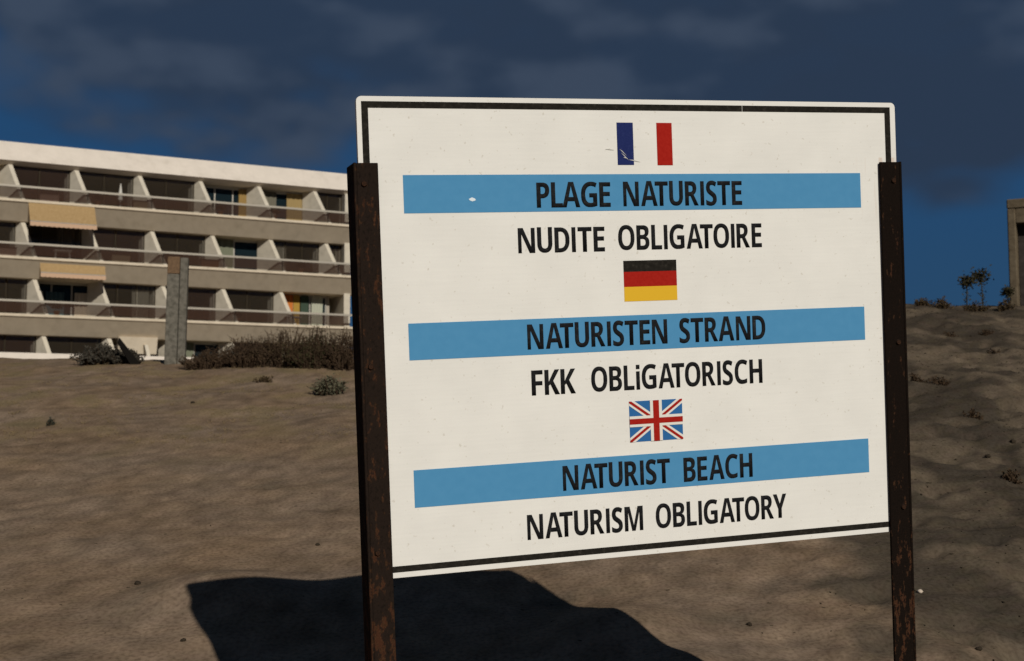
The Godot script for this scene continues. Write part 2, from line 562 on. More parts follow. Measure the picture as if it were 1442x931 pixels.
	# posts: steel channels that open towards the board, which is slid in between the flanges
	var rustl := rust(51, 0.11)
	var rustr := rust(57, -0.06)
	for side in [-1.0, 1.0]:
		var outer: float = -0.764 if side < 0 else 0.757
		var inner: float = -0.7035 if side < 0 else 0.689
		var top := -0.163
		var p := mb()
		var bot := -2.45
		var e: float = outer - side * 0.007
		var lo := minf(outer, e)
		var hi := maxf(outer, e)
		post_uv = true
		bevel_box(p, sp(lo, bot, -0.094), sp(hi, top, 0.011), 0.0015)
		bevel_box(p, sp(minf(e, inner), bot, 0.0035), sp(maxf(e, inner), top - 0.001, 0.0105), 0.0015)
		post_uv = false
		var post := part("post", p, rustl if side < 0 else rustr, s)
		post.set_meta("label", "rust brown steel post with a flaking foot" if side < 0 else "black rusted steel post beside the ends of the blue bands")
		for by in [-0.215, -0.66, -1.115]:
			var cyl := CylinderMesh.new()
			cyl.top_radius = 0.0065
			cyl.bottom_radius = 0.0085
			cyl.height = 0.005
			cyl.radial_segments = 6
			cyl.rings = 1
			inst("bolt", cyl, rustl, post, Transform3D(Basis(Vector3.RIGHT, PI / 2), sp((outer + inner) / 2 + side * 0.006, by, 0.0128)))

# rusty steel: near-black paint remnants above, breaking up into red-brown scale towards the foot
func rust(seed_: int, amount: float) -> StandardMaterial3D:
	var w := 128
	var h := 2048
	var im := Image.create(w, h, false, Image.FORMAT_RGB8)
	var n := FastNoiseLite.new()
	n.seed = seed_
	n.frequency = 0.03
	n.fractal_octaves = 5
	n.fractal_gain = 0.6
	for y in h:
		var low := smoothstep(0.40, 0.60, float(y) / h)
		for x in w:
			var a := n.get_noise_2d(x * 1.3, y * 0.45)
			var b := n.get_noise_2d(x * 3.0 + 400.0, y * 2.6)
			var g := n.get_noise_2d(x * 9.0, y * 9.0 + 90.0)
			var scale := smoothstep(0.02, 0.30, a + b * 0.5 + amount + low * 0.34 - 0.30)
			var pit := smoothstep(0.18, 0.32, b)
			var c := Color(0.0125, 0.0085, 0.0065) * (1.0 + amount * 4.0 + 0.5 * g)
			c = c.lerp(Color(0.052, 0.022, 0.012) * (1.0 + 0.6 * g), scale)
			c = c.lerp(Color(0.085, 0.045, 0.022), scale * smoothstep(0.1, 0.4, b + g * 0.5) * 0.8)
			c = c.lerp(Color(0.006, 0.005, 0.004), pit * 0.5)
			c.a = 1.0
			im.set_pixel(x, y, c.linear_to_srgb())
	var m := mat(Color.WHITE, 0.95)
	m.albedo_texture = ImageTexture.create_from_image(im)
	return m

# ---------------------------------------------------------------- apartment building
const FA := 0.46513          # facade turned 26.65 degrees away to the right
const SLABS := [11.49, 8.69, 5.89, 3.09]
const FINS := [-26.75, -26.12, -25.5, -25.0]
const BAY := 3.125
const ENDS := -9.35

func fl(s: float, h: float, n: float) -> Vector3:
	return Vector3(s + 18.0, h - 2.4, n)

func fbox(st: SurfaceTool, s0: float, s1: float, h0: float, h1: float, n0: float, n1: float) -> void:
	box(st, fl(s0, h0, n0), fl(s1, h1, n1))

# extrude a profile in (n, h), listed clockwise seen from the left end, along s
func run(st: SurfaceTool, prof: Array, s0: float, s1: float) -> void:
	var k := prof.size()
	for i in k:
		var a: Vector2 = prof[i]
		var b: Vector2 = prof[(i + 1) % k]
		quad(st, fl(s0, a.y, a.x), fl(s0, b.y, b.x), fl(s1, b.y, b.x), fl(s1, a.y, a.x))
	for i in range(1, k - 1):
		for q in [[s0, 0, i + 1, i], [s1, 0, i, i + 1]]:
			for z in 3:
				var v: Vector2 = prof[q[z + 1]]
				st.add_vertex(fl(q[0], v.y, v.x))

func make_building() -> void:
	var d := Vector3(cos(FA), 0, -sin(FA))
	var n := Vector3(sin(FA), 0, cos(FA))
	var org := Vector3(0, EYE, -73.5) + d * -18.0 + Vector3(0, 2.4, 0)
	var b := thing("apartment_building", "long cream terraced apartment block with slanted balcony walls beyond the dune", "building", Transform3D(Basis(d, Vector3.UP, n), org))
	var white := rough_mat([[0.0, lin(.56, .505, .435)], [0.35, lin(.67, .61, .54)], [1, lin(.73, .665, .59)]], 0.12, 0.85, 61, 0.02, 0.15)
	var cream := rough_mat([[0.0, lin(.42, .36, .27)], [0.4, lin(.56, .485, .375)], [1, lin(.64, .56, .44)]], 0.15, 0.9, 63, 0.02, 0.15)
	var finm := rough_mat([[0.0, lin(.40, .365, .295)], [0.4, lin(.51, .465, .38)], [1, lin(.58, .53, .44)]], 0.2, 0.9, 65, 0.02, 0.15)
	var dark := rough_mat([[0.0, lin(.016, .0135, .008)], [0.5, lin(.024, .020, .011)], [1, lin(.034, .028, .016)]], 0.35, 0.7, 67, 0.012, 0.0)
	var dark2 := rough_mat([[0.0, lin(.018, .012, .009)], [0.5, lin(.028, .019, .014)], [1, lin(.038, .026, .018)]], 0.35, 0.7, 69, 0.012, 0.0)
	var rail := mat(lin(.36, .33, .28), 0.5, 0.2)
	var smoke := mat(Color(0.27, 0.20, 0.165, 0.46), 0.15)
	smoke.transparency = BaseMaterial3D.TRANSPARENCY_ALPHA
	smoke.metallic_specular = 0.15
	var pane := mat(Color(0.10, 0.15, 0.17, 0.75), 0.05)
	pane.metallic_specular = 0.2
	pane.transparency = BaseMaterial3D.TRANSPARENCY_ALPHA
	var frame := mat(lin(.45, .43, .38), 0.6)
	var tiles := mat(lin(.11, .065, .042), 0.8)
	var bronze := mat(lin(.045, .036, .024), 0.5)
	var tint := mat(Color(0.22, 0.19, 0.14, 0.36), 0.08)
	tint.transparency = BaseMaterial3D.TRANSPARENCY_ALPHA
	tint.metallic_specular = 0.3
	var tint2 := tint.duplicate()
	tint2.albedo_color = Color(0.24, 0.19, 0.15, 0.36)
	var s0 := -48.0
	var nb := -1.35      # plane of the shutters
	var st := mb()
	fbox(st, s0, ENDS - 0.02, 1.6, 13.34, -9.0, -5.6)
	part("core_wall", st, cream, b)
	st = mb()           # roof parapet with a chamfered underside
	run(st, [Vector2(-9.2, 14.22), Vector2(-1.05, 14.44), Vector2(-0.83, 14.44), Vector2(-0.8, 14.41), Vector2(-0.8, 13.52), Vector2(-1.12, 13.36), Vector2(-9.2, 13.36)], s0, ENDS - 0.1)
	part("roof_parapet", st, white, b)
	st = mb()           # end wall
	fbox(st, ENDS - 0.55, ENDS - 0.2, 1.6, 13.34, -9.1, -0.85)
	part("end_wall", st, finm, b)
	var open_bays := {"0_3": 0, "0_4": 1, "1_3": 2, "2_4": 3, "2_0": 4, "0_-1": 1, "1_-2": 2, "3_2": 2}
	for k in 4:
		var h: float = SLABS[k]
		var h2: float = h + 1.82          # underside of the fascia above
		st = mb()
		var s_end: float = ENDS + 0.02 * k
		run(st, [Vector2(-5.598, h), Vector2(-0.03, h), Vector2(0.0, h - 0.02), Vector2(0.0, h - 0.13), Vector2(-0.06, h - 0.15), Vector2(-0.92, h - 0.96), Vector2(-1.0, h - 0.98), Vector2(-5.598, h - 0.98)], s0, s_end)
		part("balcony_slab", st, cream, b)
		for i in range(-7, 6):
			var s: float = FINS[k] + BAY * i
			if s < s0 + 1.0 or s > ENDS - 0.7: continue
			# slanted side wall, running out obliquely and leaning back towards the top
			var fin := mb()
			var tn := tan(deg_to_rad(29.0))
			var th := 0.20
			var bot := h + 0.003
			var top := h2 + (0.12 if k > 0 else 0.04)
			var pt := func(nn: float, hh: float, off: float): return fl(s + (nn + 0.44) * tn - off, hh, nn)
			var nf := -0.08
			var ntp := -1.02 - 0.05
			hexa(fin, [pt.call(nf, bot, th), pt.call(nf, bot, 0.0), pt.call(nb - 0.4, bot, 0.0), pt.call(nb - 0.4, bot, th),
				pt.call(ntp, top, th), pt.call(ntp, top, 0.0), pt.call(nb - 0.4, top, 0.0), pt.call(nb - 0.4, top, th)])
			part("side_wall", fin, finm, b)
			var sb0: float = s + (nb + 0.44) * tn + 0.003
			var sb1: float = minf(sb0 + BAY - th - 0.006, ENDS - 0.56)
			var key := "%d_%d" % [k, i]
			if key == "3_1":
				var wp := mb()
				run(wp, [Vector2(-0.95, h + 1.06), Vector2(-1.2, h + 1.06), Vector2(-1.2, h + 1.9), Vector2(-0.68, h + 1.9)], s + 0.02, s + 1.95)
				part("wall_panel", wp, cream, b)
				wp = mb()
				fbox(wp, s + 0.02, s + 1.4, h + 0.004, h + 1.03, -1.2, -0.9)
				part("shutter", wp, dark2, b)
				wp = mb()
				hexa(wp, [fl(s + 1.5, h + .01, 0.0), fl(s + 1.7, h + .01, 0.0), fl(s + 1.7, h + .01, -1.2), fl(s + 1.5, h + .01, -1.2), fl(s + 1.25, h + 1.5, -0.45), fl(s + 1.42, h + 1.5, -0.45), fl(s + 1.42, h + 1.5, -1.2), fl(s + 1.25, h + 1.5, -1.2)])
				part("side_wall", wp, finm, b)
			elif open_bays.has(key):
				open_bay(b, open_bays[key], sb0, sb1, h, h2, nb - 0.5, frame, pane, cream)
			else:
				glazed_bay(b, sb0, sb1, h, h2, nb, bronze, tint if (i * 3 + k * 5) % 4 != 0 else tint2, finm, tiles, (i * 7 + k * 3) % 5)
			# balustrade: smoked glass under a pale rail
			var g0: float = s + 0.03
			var g1: float = minf(s + BAY - 0.03, ENDS - 0.12)
			if k < 3:
				var gl := mb()
				fbox(gl, g0, g1, h + 0.06, h + 0.575, -0.075, -0.06)
				part("balustrade_glass", gl, smoke, b)
				var po := mb()
				fbox(po, s - 0.02, s + 0.02, h + 0.004, h + 0.575, -0.1, -0.055)
				part("baluster", po, dark2, b)
			else:
				var wl := mb()
				fbox(wl, s, minf(s + BAY - 0.004, ENDS - 0.1), h + 0.004, h + 0.90, -0.09, 0.06)
				part("parapet_wall", wl, white, b)
		if k < 3:
			st = mb()
			fbox(st, s0, ENDS - 0.1, h + 0.58, h + 0.68, -0.115, -0.04)
			part("handrail", st, rail, b)
	# awnings
	var canvas := rough_mat([[0.0, lin(.30, .195, .09)], [0.5, lin(.36, .245, .12)], [1, lin(.43, .30, .155)]], 0.6, 0.9, 71, 0.02, 0.1)
	canvas.backlight_enabled = true
	canvas.backlight = lin(.10, .06, .02)
	var fringe := mat(lin(.50, .34, .23), 0.9)
	awning(b, -26.40, -23.30, 11.34, 10.28, 0.0, 0.95, canvas, fringe)
	awning(b, -25.78, -22.72, 8.42, 7.90, -0.05, 0.30, canvas, fringe)

func awning(b: Node3D, s0: float, s1: float, h0: float, h1: float, n0: float, n1: float, canvas: Material, fringe: Material) -> void:
	var st := mb()
	var k := 6
	for i in k:      # a slightly sagging cloth, 2 cm thick
		var t0 := float(i) / k
		var t1 := float(i + 1) / k
		var f := func(t: float): return Vector2(lerpf(n0, n1, t), lerpf(h0, h1, t) - 0.05 * sin(PI * t))
		var a: Vector2 = f.call(t0)
		var c: Vector2 = f.call(t1)
		hexa(st, [fl(s0, c.y - 0.02, c.x), fl(s1, c.y - 0.02, c.x), fl(s1, a.y - 0.02, a.x), fl(s0, a.y - 0.02, a.x), fl(s0, c.y, c.x), fl(s1, c.y, c.x), fl(s1, a.y, a.x), fl(s0, a.y, a.x)])
	var aw := part("awning", st, canvas, b)
	aw.set_meta("label", "tan canvas awning let down over a balcony")
	st = mb()
	var m := 28
	for i in m:      # valance with a shallow wavy hem
		var a := lerpf(s0, s1, float(i) / m)
		var c := lerpf(s0, s1, float(i + 1) / m)
		var ha := h1 - (0.19 if i % 2 == 0 else 0.22)
		var hc := h1 - (0.22 if i % 2 == 0 else 0.19)
		hexa(st, [fl(a, ha, n1 + 0.015), fl(c, hc, n1 + 0.015), fl(c, hc, n1 + 0.003), fl(a, ha, n1 + 0.003), fl(a, h1, n1 + 0.015), fl(c, h1, n1 + 0.015), fl(c, h1, n1 + 0.003), fl(a, h1, n1 + 0.003)])
	part("valance", st, fringe, aw)
	st = mb()
	tube(st, fl(s0, h1 + 0.01, n1 - 0.01), fl(s1, h1 + 0.01, n1 - 0.01), 0.035, 0.035, 6)
	tube(st, fl(s0 + 0.05, h1, n1 - 0.03), fl(s0 + 0.05, h1 - 0.15, -0.06), 0.02, 0.02, 5)
	tube(st, fl(s1 - 0.05, h1, n1 - 0.03), fl(s1 - 0.05, h1 - 0.15, -0.06), 0.02, 0.02, 5)
	part("awning_arm", st, mat(lin(.3, .28, .25), 0.5), aw)

# a bay closed by sliding doors of brown tinted glass, with a plastered room behind them
func glazed_bay(b: Node3D, s0: float, s1: float, h: float, h2: float, nb: float, bronze: Material, tint: Material, wall: Material, floor_m: Material, kind: int) -> void:
	var st := mb()
	fbox(st, s1 - 0.12, s1, h + 0.004, h2 - 0.002, -5.59, nb - 0.07)
	part("room_wall", st, wall, b)
	st = mb()
	fbox(st, s0, s1 - 0.123, h + 0.004, h + 0.012, -5.59, nb - 0.07)
	part("room_floor", st, floor_m, b)
	var w := s1 - s0
	var cuts := [0.0, 0.5, 1.0] if kind % 2 == 0 else [0.0, 0.34, 0.67, 1.0]
	st = mb()
	for c in cuts:
		fbox(st, s0 + (w - 0.05) * c, s0 + (w - 0.05) * c + 0.05, h + 0.004, h2 + 0.1, nb - 0.06, nb)
	fbox(st, s0 + 0.052, s1 - 0.052, h + 0.004, h + 0.07, nb - 0.055, nb - 0.005)
	fbox(st, s0 + 0.052, s1 - 0.052, h2 + 0.02, h2 + 0.09, nb - 0.055, nb - 0.005)
	var win := part("window", st, bronze, b)
	for c in cuts.size() - 1:
		st = mb()
		fbox(st, s0 + w * cuts[c] + 0.05, s0 + w * cuts[c + 1] - 0.05, h + 0.075, h2 + 0.016, nb - 0.036, nb - 0.026)
		part("pane", st, tint, win)
	if kind == 1 or kind == 3:      # a drawn net curtain behind part of the glass
		st = mb()
		var folds := 7
		var a0 := s0 + w * (0.08 if kind == 1 else 0.6)
		for f in folds:
			var u := a0 + w * 0.3 * f / folds
			var v := a0 + w * 0.3 * (f + 1) / folds
			var n0 := nb - 0.2 + (0.05 if f % 2 == 0 else 0.0)
			var n1 := nb - 0.2 + (0.0 if f % 2 == 0 else 0.05)
			hexa(st, [fl(u, h + 0.03, n0 + 0.01), fl(v, h + 0.03, n1 + 0.01), fl(v, h + 0.03, n1), fl(u, h + 0.03, n0), fl(u, h2 + 0.05, n0 + 0.01), fl(v, h2 + 0.05, n1 + 0.01), fl(v, h2 + 0.05, n1), fl(u, h2 + 0.05, n0)])
		part("curtain", st, mat(lin(.34, .31, .25), 0.9), b)

func open_bay(b: Node3D, kind: int, s0: float, s1: float, h: float, h2: float, nb: float, frame: Material, pane: Material, cream: Material) -> void:
	var st := mb()
	fbox(st, s0 - 0.2, s1 + 0.2, h + 0.004, h2 + 0.2, nb - 1.2, nb - 1.0)
	fbox(st, s0 - 0.2, s0 - 0.05, h + 0.004, h2 + 0.2, nb - 0.998, nb - 0.07)
	fbox(st, s1 + 0.05, s1 + 0.2, h + 0.004, h2 + 0.2, nb - 0.998, nb - 0.07)
	part("room_wall", st, mat(lin(.38, .34, .28), 0.9), b)
	var win := mb()
	var w := s1 - s0
	var cuts := [0.0, 0.34, 0.68, 1.0] if kind != 2 else [0.0, 0.5, 1.0]
	for c in cuts:
		fbox(win, s0 + (w - 0.06) * c, s0 + (w - 0.06) * c + 0.06, h + 0.004, h2 + 0.1, nb - 0.06, nb)
	fbox(win, s0 + 0.063, s1 - 0.063, h + 0.004, h + 0.09, nb - 0.055, nb - 0.005)
	fbox(win, s0 + 0.063, s1 - 0.063, h2 - 0.12, h2 + 0.05, nb - 0.055, nb - 0.005)
	var wf := part("window", win, frame, b)
	for c in cuts.size() - 1:
		var g := mb()
		fbox(g, s0 + w * cuts[c] + 0.06, s0 + w * cuts[c + 1] - 0.06, h + 0.095, h2 - 0.125, nb - 0.035, nb - 0.025)
		part("pane", g, pane, wf)
	var colours := [[[0.78, 0.98, Color(.30, .20, .075)]], [[0.02, 0.42, Color(.14, .13, .10)], [0.62, 0.97, Color(.30, .22, .10)]], [[0.02, 0.48, Color(.16, .17, .12)]], [[0.05, 0.34, Color(.50, .17, .04)], [0.35, 0.47, Color(.45, .30, .07)], [0.49, 0.64, Color(.06, .09, .065)], [0.70, 0.92, Color(.40, .41, .33)]], [[0.05, 0.2, Color(.5, .5, .46)], [0.25, 0.55, Color(.06, .10, .11)], [0.72, 0.98, Color(.42, .36, .28)]]]
	for c in colours[kind]:      # curtains, hung in folds in front of the glass
		var q := mb()
		var a: float = s0 + w * c[0]
		var z: float = s0 + w * c[1]
		var folds := 8
		var low := h + 0.02
		var high: float = h2 - 0.05 if kind != 4 else h2 - 0.5
		for f in folds:
			var u := lerpf(a, z, float(f) / folds)
			var v := lerpf(a, z, float(f + 1) / folds)
			var n0 := nb + 0.03 + (0.05 if f % 2 == 0 else 0.0)
			var n1 := nb + 0.03 + (0.0 if f % 2 == 0 else 0.05)
			hexa(q, [fl(u, low, n0 + 0.01), fl(v, low, n1 + 0.01), fl(v, low, n1), fl(u, low, n0), fl(u, high, n0 + 0.01), fl(v, high, n1 + 0.01), fl(v, high, n1), fl(u, high, n0)])
		part("curtain", q, mat(lin(c[2].r, c[2].g, c[2].b), 0.9), b)

func place(s: float, h: float, n: float) -> Transform3D:
	var d := Vector3(cos(FA), 0, -sin(FA))
	var nn := Vector3(sin(FA), 0, cos(FA))
	return Transform3D(Basis(d, Vector3.UP, nn), Vector3(0, EYE + h, -73.5) + d * s + nn * n)

func make_balcony_things() -> void:
	var white := mat(lin(.55, .53, .48), 0.7)
	var clay := mat(lin(.20, .10, .055), 0.9)
	var beige := mat(lin(.33, .26, .17), 0.9)
	var pink := mat(lin(.36, .25, .20), 0.9)
	var green := mat(lin(.03, .04, .018), 0.9)
	for a in [[-24.7, 8.69, "white plastic table on the balcony under the longer awning"], [-12.9, 5.89, "pale table on the lowest balcony row beside the orange curtain"]]:
		var t := thing("balcony_table", a[2], "table", place(a[0], a[1], -0.55), "tables on the balconies")
		var st := mb()
		bevel_box(st, Vector3(-0.42, 0.40, -0.3), Vector3(0.42, 0.46, 0.3), 0.01)
		part("table_top", st, white, t)
		for q in [[-1, -1], [-1, 1], [1, -1], [1, 1]]:
			st = mb()
			tube(st, Vector3(q[0] * 0.34, 0.0, q[1] * 0.22), Vector3(q[0] * 0.32, 0.41, q[1] * 0.2), 0.03, 0.03, 6)
			part("leg", st, white, t)
	for a in [[-21.9, 8.69, beige, "beige storage chest on the second balcony row left of the grey post"], [-27.3, 8.69, pink, "pinkish towel-draped chest at the left frame edge, second balcony row"], [-25.4, 11.49, pink, "pinkish chest on the top balcony row left of the small white parasol"], [-20.9, 11.49, beige, "chest on the top balcony row right of the small white parasol"], [-17.4, 8.69, clay, "clay coloured chest on the second balcony row right of the grey post"]]:
		var t := thing("storage_chest", a[3], "chest", place(a[0], a[1], -0.6), "chests on the balconies")
		var st := mb()
		bevel_box(st, Vector3(-0.45, 0.0, -0.22), Vector3(0.45, 0.40, 0.22), 0.02)
		part("body", st, a[2], t)
		st = mb()
		bevel_box(st, Vector3(-0.48, 0.402, -0.25), Vector3(0.48, 0.46, 0.25), 0.015)
		part("lid", st, a[2], t)
	# a furled white parasol on the top row
	var p := thing("furled_parasol", "small furled white parasol standing on the top balcony row", "parasol", place(-21.95, 11.49, -0.7))
	var st := mb()
	tube(st, Vector3(0, 0, 0), Vector3(0, 0.5, 0), 0.03, 0.03, 6)
	part("pole", st, white, p)
	st = mb()
	tube(st, Vector3(0, 0.45, 0), Vector3(0, 0.8, 0), 0.12, 0.09, 8)
	tube(st, Vector3(0, 0.8, 0), Vector3(0, 1.3, 0), 0.09, 0.02, 8)
	part("canopy", st, white, p)
	for a in [[-23.1, 11.49, "potted plant on the top balcony row above the longer awning's right end"], [-16.9, 11.49, "potted plant on the top balcony row before the blue panes"], [-14.0, 11.49, "potted plant on the top balcony row beside the tan curtain"], [-12.5, 8.69, "potted plant on the second balcony row nearest the sign"], [-24.9, 5.89, "potted plant on the third balcony row under the short awning"], [-15.9, 5.89, "potted plant on the third balcony row above the scrub"]]:
		var t := thing("potted_plant", a[2], "plant", place(a[0], a[1], -0.45), "potted plants on the balconies")
		st = mb()
		tube(st, Vector3(0, 0, 0), Vector3(0, 0.24, 0), 0.11, 0.16, 10)
		part("pot", st, clay, t)
		st = mb()
		for i in 160:
			var b := Vector3(rng.randfn() * 0.12, 0.32 + rng.randf() * 0.2, rng.randfn() * 0.1)
			leaf(st, b, Vector3(rng.randf_range(-1, 1), rng.randf_range(0, 1), rng.randf_range(-1, 1)).normalized(), 0.12, 0.03)
		var f := part("foliage", st, green, t)
		f.set_meta("kind", "stuff")

# ---------------------------------------------------------------- small things
func make_hut() -> void:
	var x := 10.5
	var d := 26.0
	var y := ground(x, d)
	var t := Transform3D(Basis(Vector3.UP, -0.5), Vector3(x, y - 0.3, -d))
	var s := thing("concrete_hut", "small grey-brown concrete hut with a dark recess at the right edge of the frame", "hut", t)
	var con := rough_mat([[0.0, lin(.07, .055, .036)], [0.4, lin(.115, .09, .06)], [1, lin(.16, .13, .09)]], 0.5, 0.95, 81, 0.015, 0.6)
	var st := mb()
	bevel_box(st, Vector3(-0.3, -0.8, -2.6), Vector3(-0.14, 2.4, 0.0), 0.02)
	bevel_box(st, Vector3(1.9, -0.8, -2.6), Vector3(3.3, 2.4, 0.0), 0.02)
	bevel_box(st, Vector3(-0.14, -0.8, -2.6), Vector3(1.9, 2.4, -0.35), 0.02)
	part("wall", st, con, s)
	st = mb()
	bevel_box(st, Vector3(-0.305, 2.402, -2.605), Vector3(3.305, 2.60, 0.004), 0.02)
	part("roof_slab", st, con, s)
	st = mb()
	bevel_box(st, Vector3(-0.138, 2.1, -0.34), Vector3(1.898, 2.4, -0.02), 0.01)
	part("lintel", st, con, s)
	st = mb()
	for i in 7:
		box(st, Vector3(-0.13 + i * 0.285, -0.1, -0.346), Vector3(0.14 + i * 0.285, 2.096, -0.30))
	part("door", st, rough_mat([[0.0, lin(.03, .025, .022)], [1, lin(.07, .06, .055)]], 0.6, 0.8, 83, 0.02, 0.3), s)

func make_stake() -> void:
	var d := 13.2
	var x := (246.0 - 721.0) / 1800.0 * d
	var base := on_ground(x, d)
	var t := Transform3D(Basis(Vector3.UP, 0.12) * Basis(Vector3.FORWARD, 0.012), base)
	var s := thing("weathered_post", "weathered grey square post with rusty top standing alone in front of the balconies", "post", t)
	var grey := rough_mat([[0.0, lin(.07, .065, .052)], [0.45, lin(.125, .115, .095)], [1, lin(.18, .165, .135)]], 1.6, 0.95, 91, 0.02, 0.7)
	var st := mb()
	bevel_box(st, Vector3(-0.105, -0.4, -0.05), Vector3(0.018, 0.93, 0.05), 0.006)
	part("plank", st, grey, s)
	st = mb()
	bevel_box(st, Vector3(0.022, -0.4, -0.06), Vector3(0.1, 1.105, 0.035), 0.006)
	part("plank", st, grey, s)
	st = mb()
	bevel_box(st, Vector3(-0.105, 0.932, -0.05), Vector3(0.019, 1.11, 0.05), 0.006)
	part("cap", st, rough_mat([[0.0, lin(.10, .065, .04)], [1, lin(.19, .12, .07)]], 2.0, 0.95, 93, 0.03, 0.5), s)

# a bush of twigs and small leaves; spread and height in metres
func bush(called: String, label: String, cat: String, group: String, x: float, d: float, w: float, h: float, twigs: int, leaves: int, wood: Material, leafm: Material, lsize: float, flat := 0.5) -> Node3D:
	var s := thing(called, label, cat, Transform3D(Basis(), on_ground(x, d, 0.02)), group)
	var st := mb()
	var lv := mb()
	for i in twigs:
		var a := rng.randf() * TAU
		var lean := rng.randf()
		var base := Vector3(cos(a), 0, sin(a) * 0.6) * w * 0.28 * rng.randf()
		var tip := Vector3(cos(a) * w * 0.5 * lean, h * rng.randf_range(0.45, 1.0) * (1.0 - flat * lean * lean), sin(a) * w * 0.38 * lean)
		base.y = ground(x + base.x, d - base.z) - s.position.y - 0.03
		tip.y += maxf(ground(x + tip.x, d - tip.z) - s.position.y, -0.3)
		var mid := base.lerp(tip, 0.5) + Vector3(rng.randf_range(-.06, .06), rng.randf_range(0.0, .08), rng.randf_range(-.06, .06)) * w * 0.5
		tube(st, base, mid, 0.006, 0.004, 4)
		tube(st, mid, tip, 0.004, 0.0015, 4)
		for q in 3:
			var p := mid.lerp(tip, rng.randf())
			var e := p + Vector3(rng.randf_range(-1, 1), rng.randf_range(-.2, 1), rng.randf_range(-1, 1)) * 0.12 * h
			tube(st, p, e, 0.003, 0.0012, 3)
		for q in leaves / twigs:
			var p := mid.lerp(tip, rng.randf_range(-0.7, 1.0))
			p += Vector3(rng.randf_range(-1, 1), rng.randf_range(-1, 1), rng.randf_range(-1, 1)) * 0.1 * h
			var dir := Vector3(rng.randf_range(-1, 1), rng.randf_range(-.4, 1), rng.randf_range(-1, 1)).normalized()
			leaf(lv, p, dir, lsize * rng.randf_range(0.6, 1.3), lsize * 0.25)
	part("stems", st, wood, s)
	part("foliage", lv, leafm, s)
	return s

func px(u: float, d: float) -> float:
	return (u - 721.0) / 1800.0 * d

func make_plants() -> void:
	var wood := mat(lin(.060, .040, .026), 0.95)
	var dry := mat(lin(.058, .038, .023), 0.95)
	var dry2 := mat(lin(.070, .050, .027), 0.95)
	var olive := mat(lin(.050, .046, .022), 0.9)
	var sage := mat(lin(.10, .095, .062), 0.95)
	var slate := mat(lin(.055, .049, .039), 0.95)
	var g := "dry scrub on the dune crest"
	bush("dry_shrub", "low dark brown shrub at the foot of the grey square post", "shrub", g, px(290, 12.8), 12.8, 0.66, 0.22, 110, 1300, wood, dry, 0.024)
	bush("dry_shrub", "broad dark brown shrub in the middle of the crest thicket", "shrub", g, px(345, 12.9), 12.9, 0.85, 0.33, 170, 2000, wood, dry, 0.024)
	bush("dry_shrub", "tallest tangled brown shrub rising before the third balcony row", "shrub", g, px(398, 12.9), 12.9, 0.80, 0.42, 170, 1800, wood, dry2, 0.024, 0.35)
	bush("dry_shrub", "olive and brown shrub between the tall tangle and the sign", "shrub", g, px(446, 12.7), 12.7, 0.72, 0.44, 160, 1800, wood, olive, 0.024)
	bush("dry_shrub", "dark shrub against the rusty brown post of the sign", "shrub", g, px(487, 12.6), 12.6, 0.58, 0.43, 130, 1300, wood, dry, 0.024)
	bush("dry_shrub", "small brown tuft just below the crest thicket", "shrub", g, px(370, 11.9), 11.9, 0.24, 0.06, 25, 260, wood, dry2, 0.025)
	bush("sage_tuft", "grey-green tuft on the sand below the shrubs", "plant", "", px(464, 11.2), 11.2, 0.40, 0.17, 70, 1100, wood, sage, 0.035)
	bush("grey_bush", "low dark grey bush on the crest beside the black board", "shrub", "", px(142, 13.3), 13.3, 0.70, 0.22, 130, 5200, wood, slate, 0.032, 0.6)
	bush("grey_bush", "small dark grey bush under the black leaning board", "shrub", "", px(178, 13.2), 13.2, 0.34, 0.17, 60, 2000, wood, slate, 0.032, 0.6)
	bush("green_tuft", "tiny dark green tuft alone on the open sand", "plant", "", px(72, 9.6), 9.6, 0.09, 0.06, 14, 160, wood, mat(lin(.035, .045, .035), 0.9), 0.02)
	# tall weeds on the right skyline
	var n := 0
	for w in [[1365.0, 15.6, 0.40, "tall weed with a ragged head on the skyline, nearer the sign"], [1388.0, 15.8, 0.46, "tall weed with the larger bushy head on the skyline"], [1424.0, 15.9, 0.26, "dark short weed at the foot of the concrete hut"]]:
		weed(px(w[0], w[1]), w[1], w[2], w[3], mat(lin(.045, .04, .022), 0.9))
		n += 1
	for q in [[1302.0, 15.3, 0.28, 0.09, "thin dry tuft on the skyline right beside the sign's black post"], [1330.0, 15.1, 0.3, 0.13, "low brown tuft on the skyline between black post and weeds"], [1376.0, 14.9, 0.42, 0.12, "brown mat of scrub at the foot of the tall weeds"], [1418.0, 15.2, 0.3, 0.12, "low tuft on the skyline below the hut"]]:
		bush("skyline_tuft", q[4], "plant", "tufts on the right skyline", px(q[0], q[1]), q[1], q[2], q[3], 30, 420, wood, dry2, 0.03)
	for q in [[1343.0, 13.0, "brown tuft on the slope below the skyline weeds"], [1290.0, 10.2, "dark tuft on the slope close to the sign's black post, mid height"], [1325.0, 10.1, "widest dark tuft on the slope right of the sign"], [1402.0, 12.0, "dark tuft on the slope below the hut"], [1370.0, 9.0, "small dark tuft halfway down the right slope"], [1420.0, 7.4, "dark tuft low on the right slope near the frame edge"], [1392.0, 12.9, "small tuft between the weeds and the slope's dents"]]:
		bush("slope_tuft", q[2], "plant", "tufts on the right slope", px(q[0], q[1]), q[1], rng.randf_range(0.12, 0.24), 0.06, 22, 260, wood, dry, 0.022)

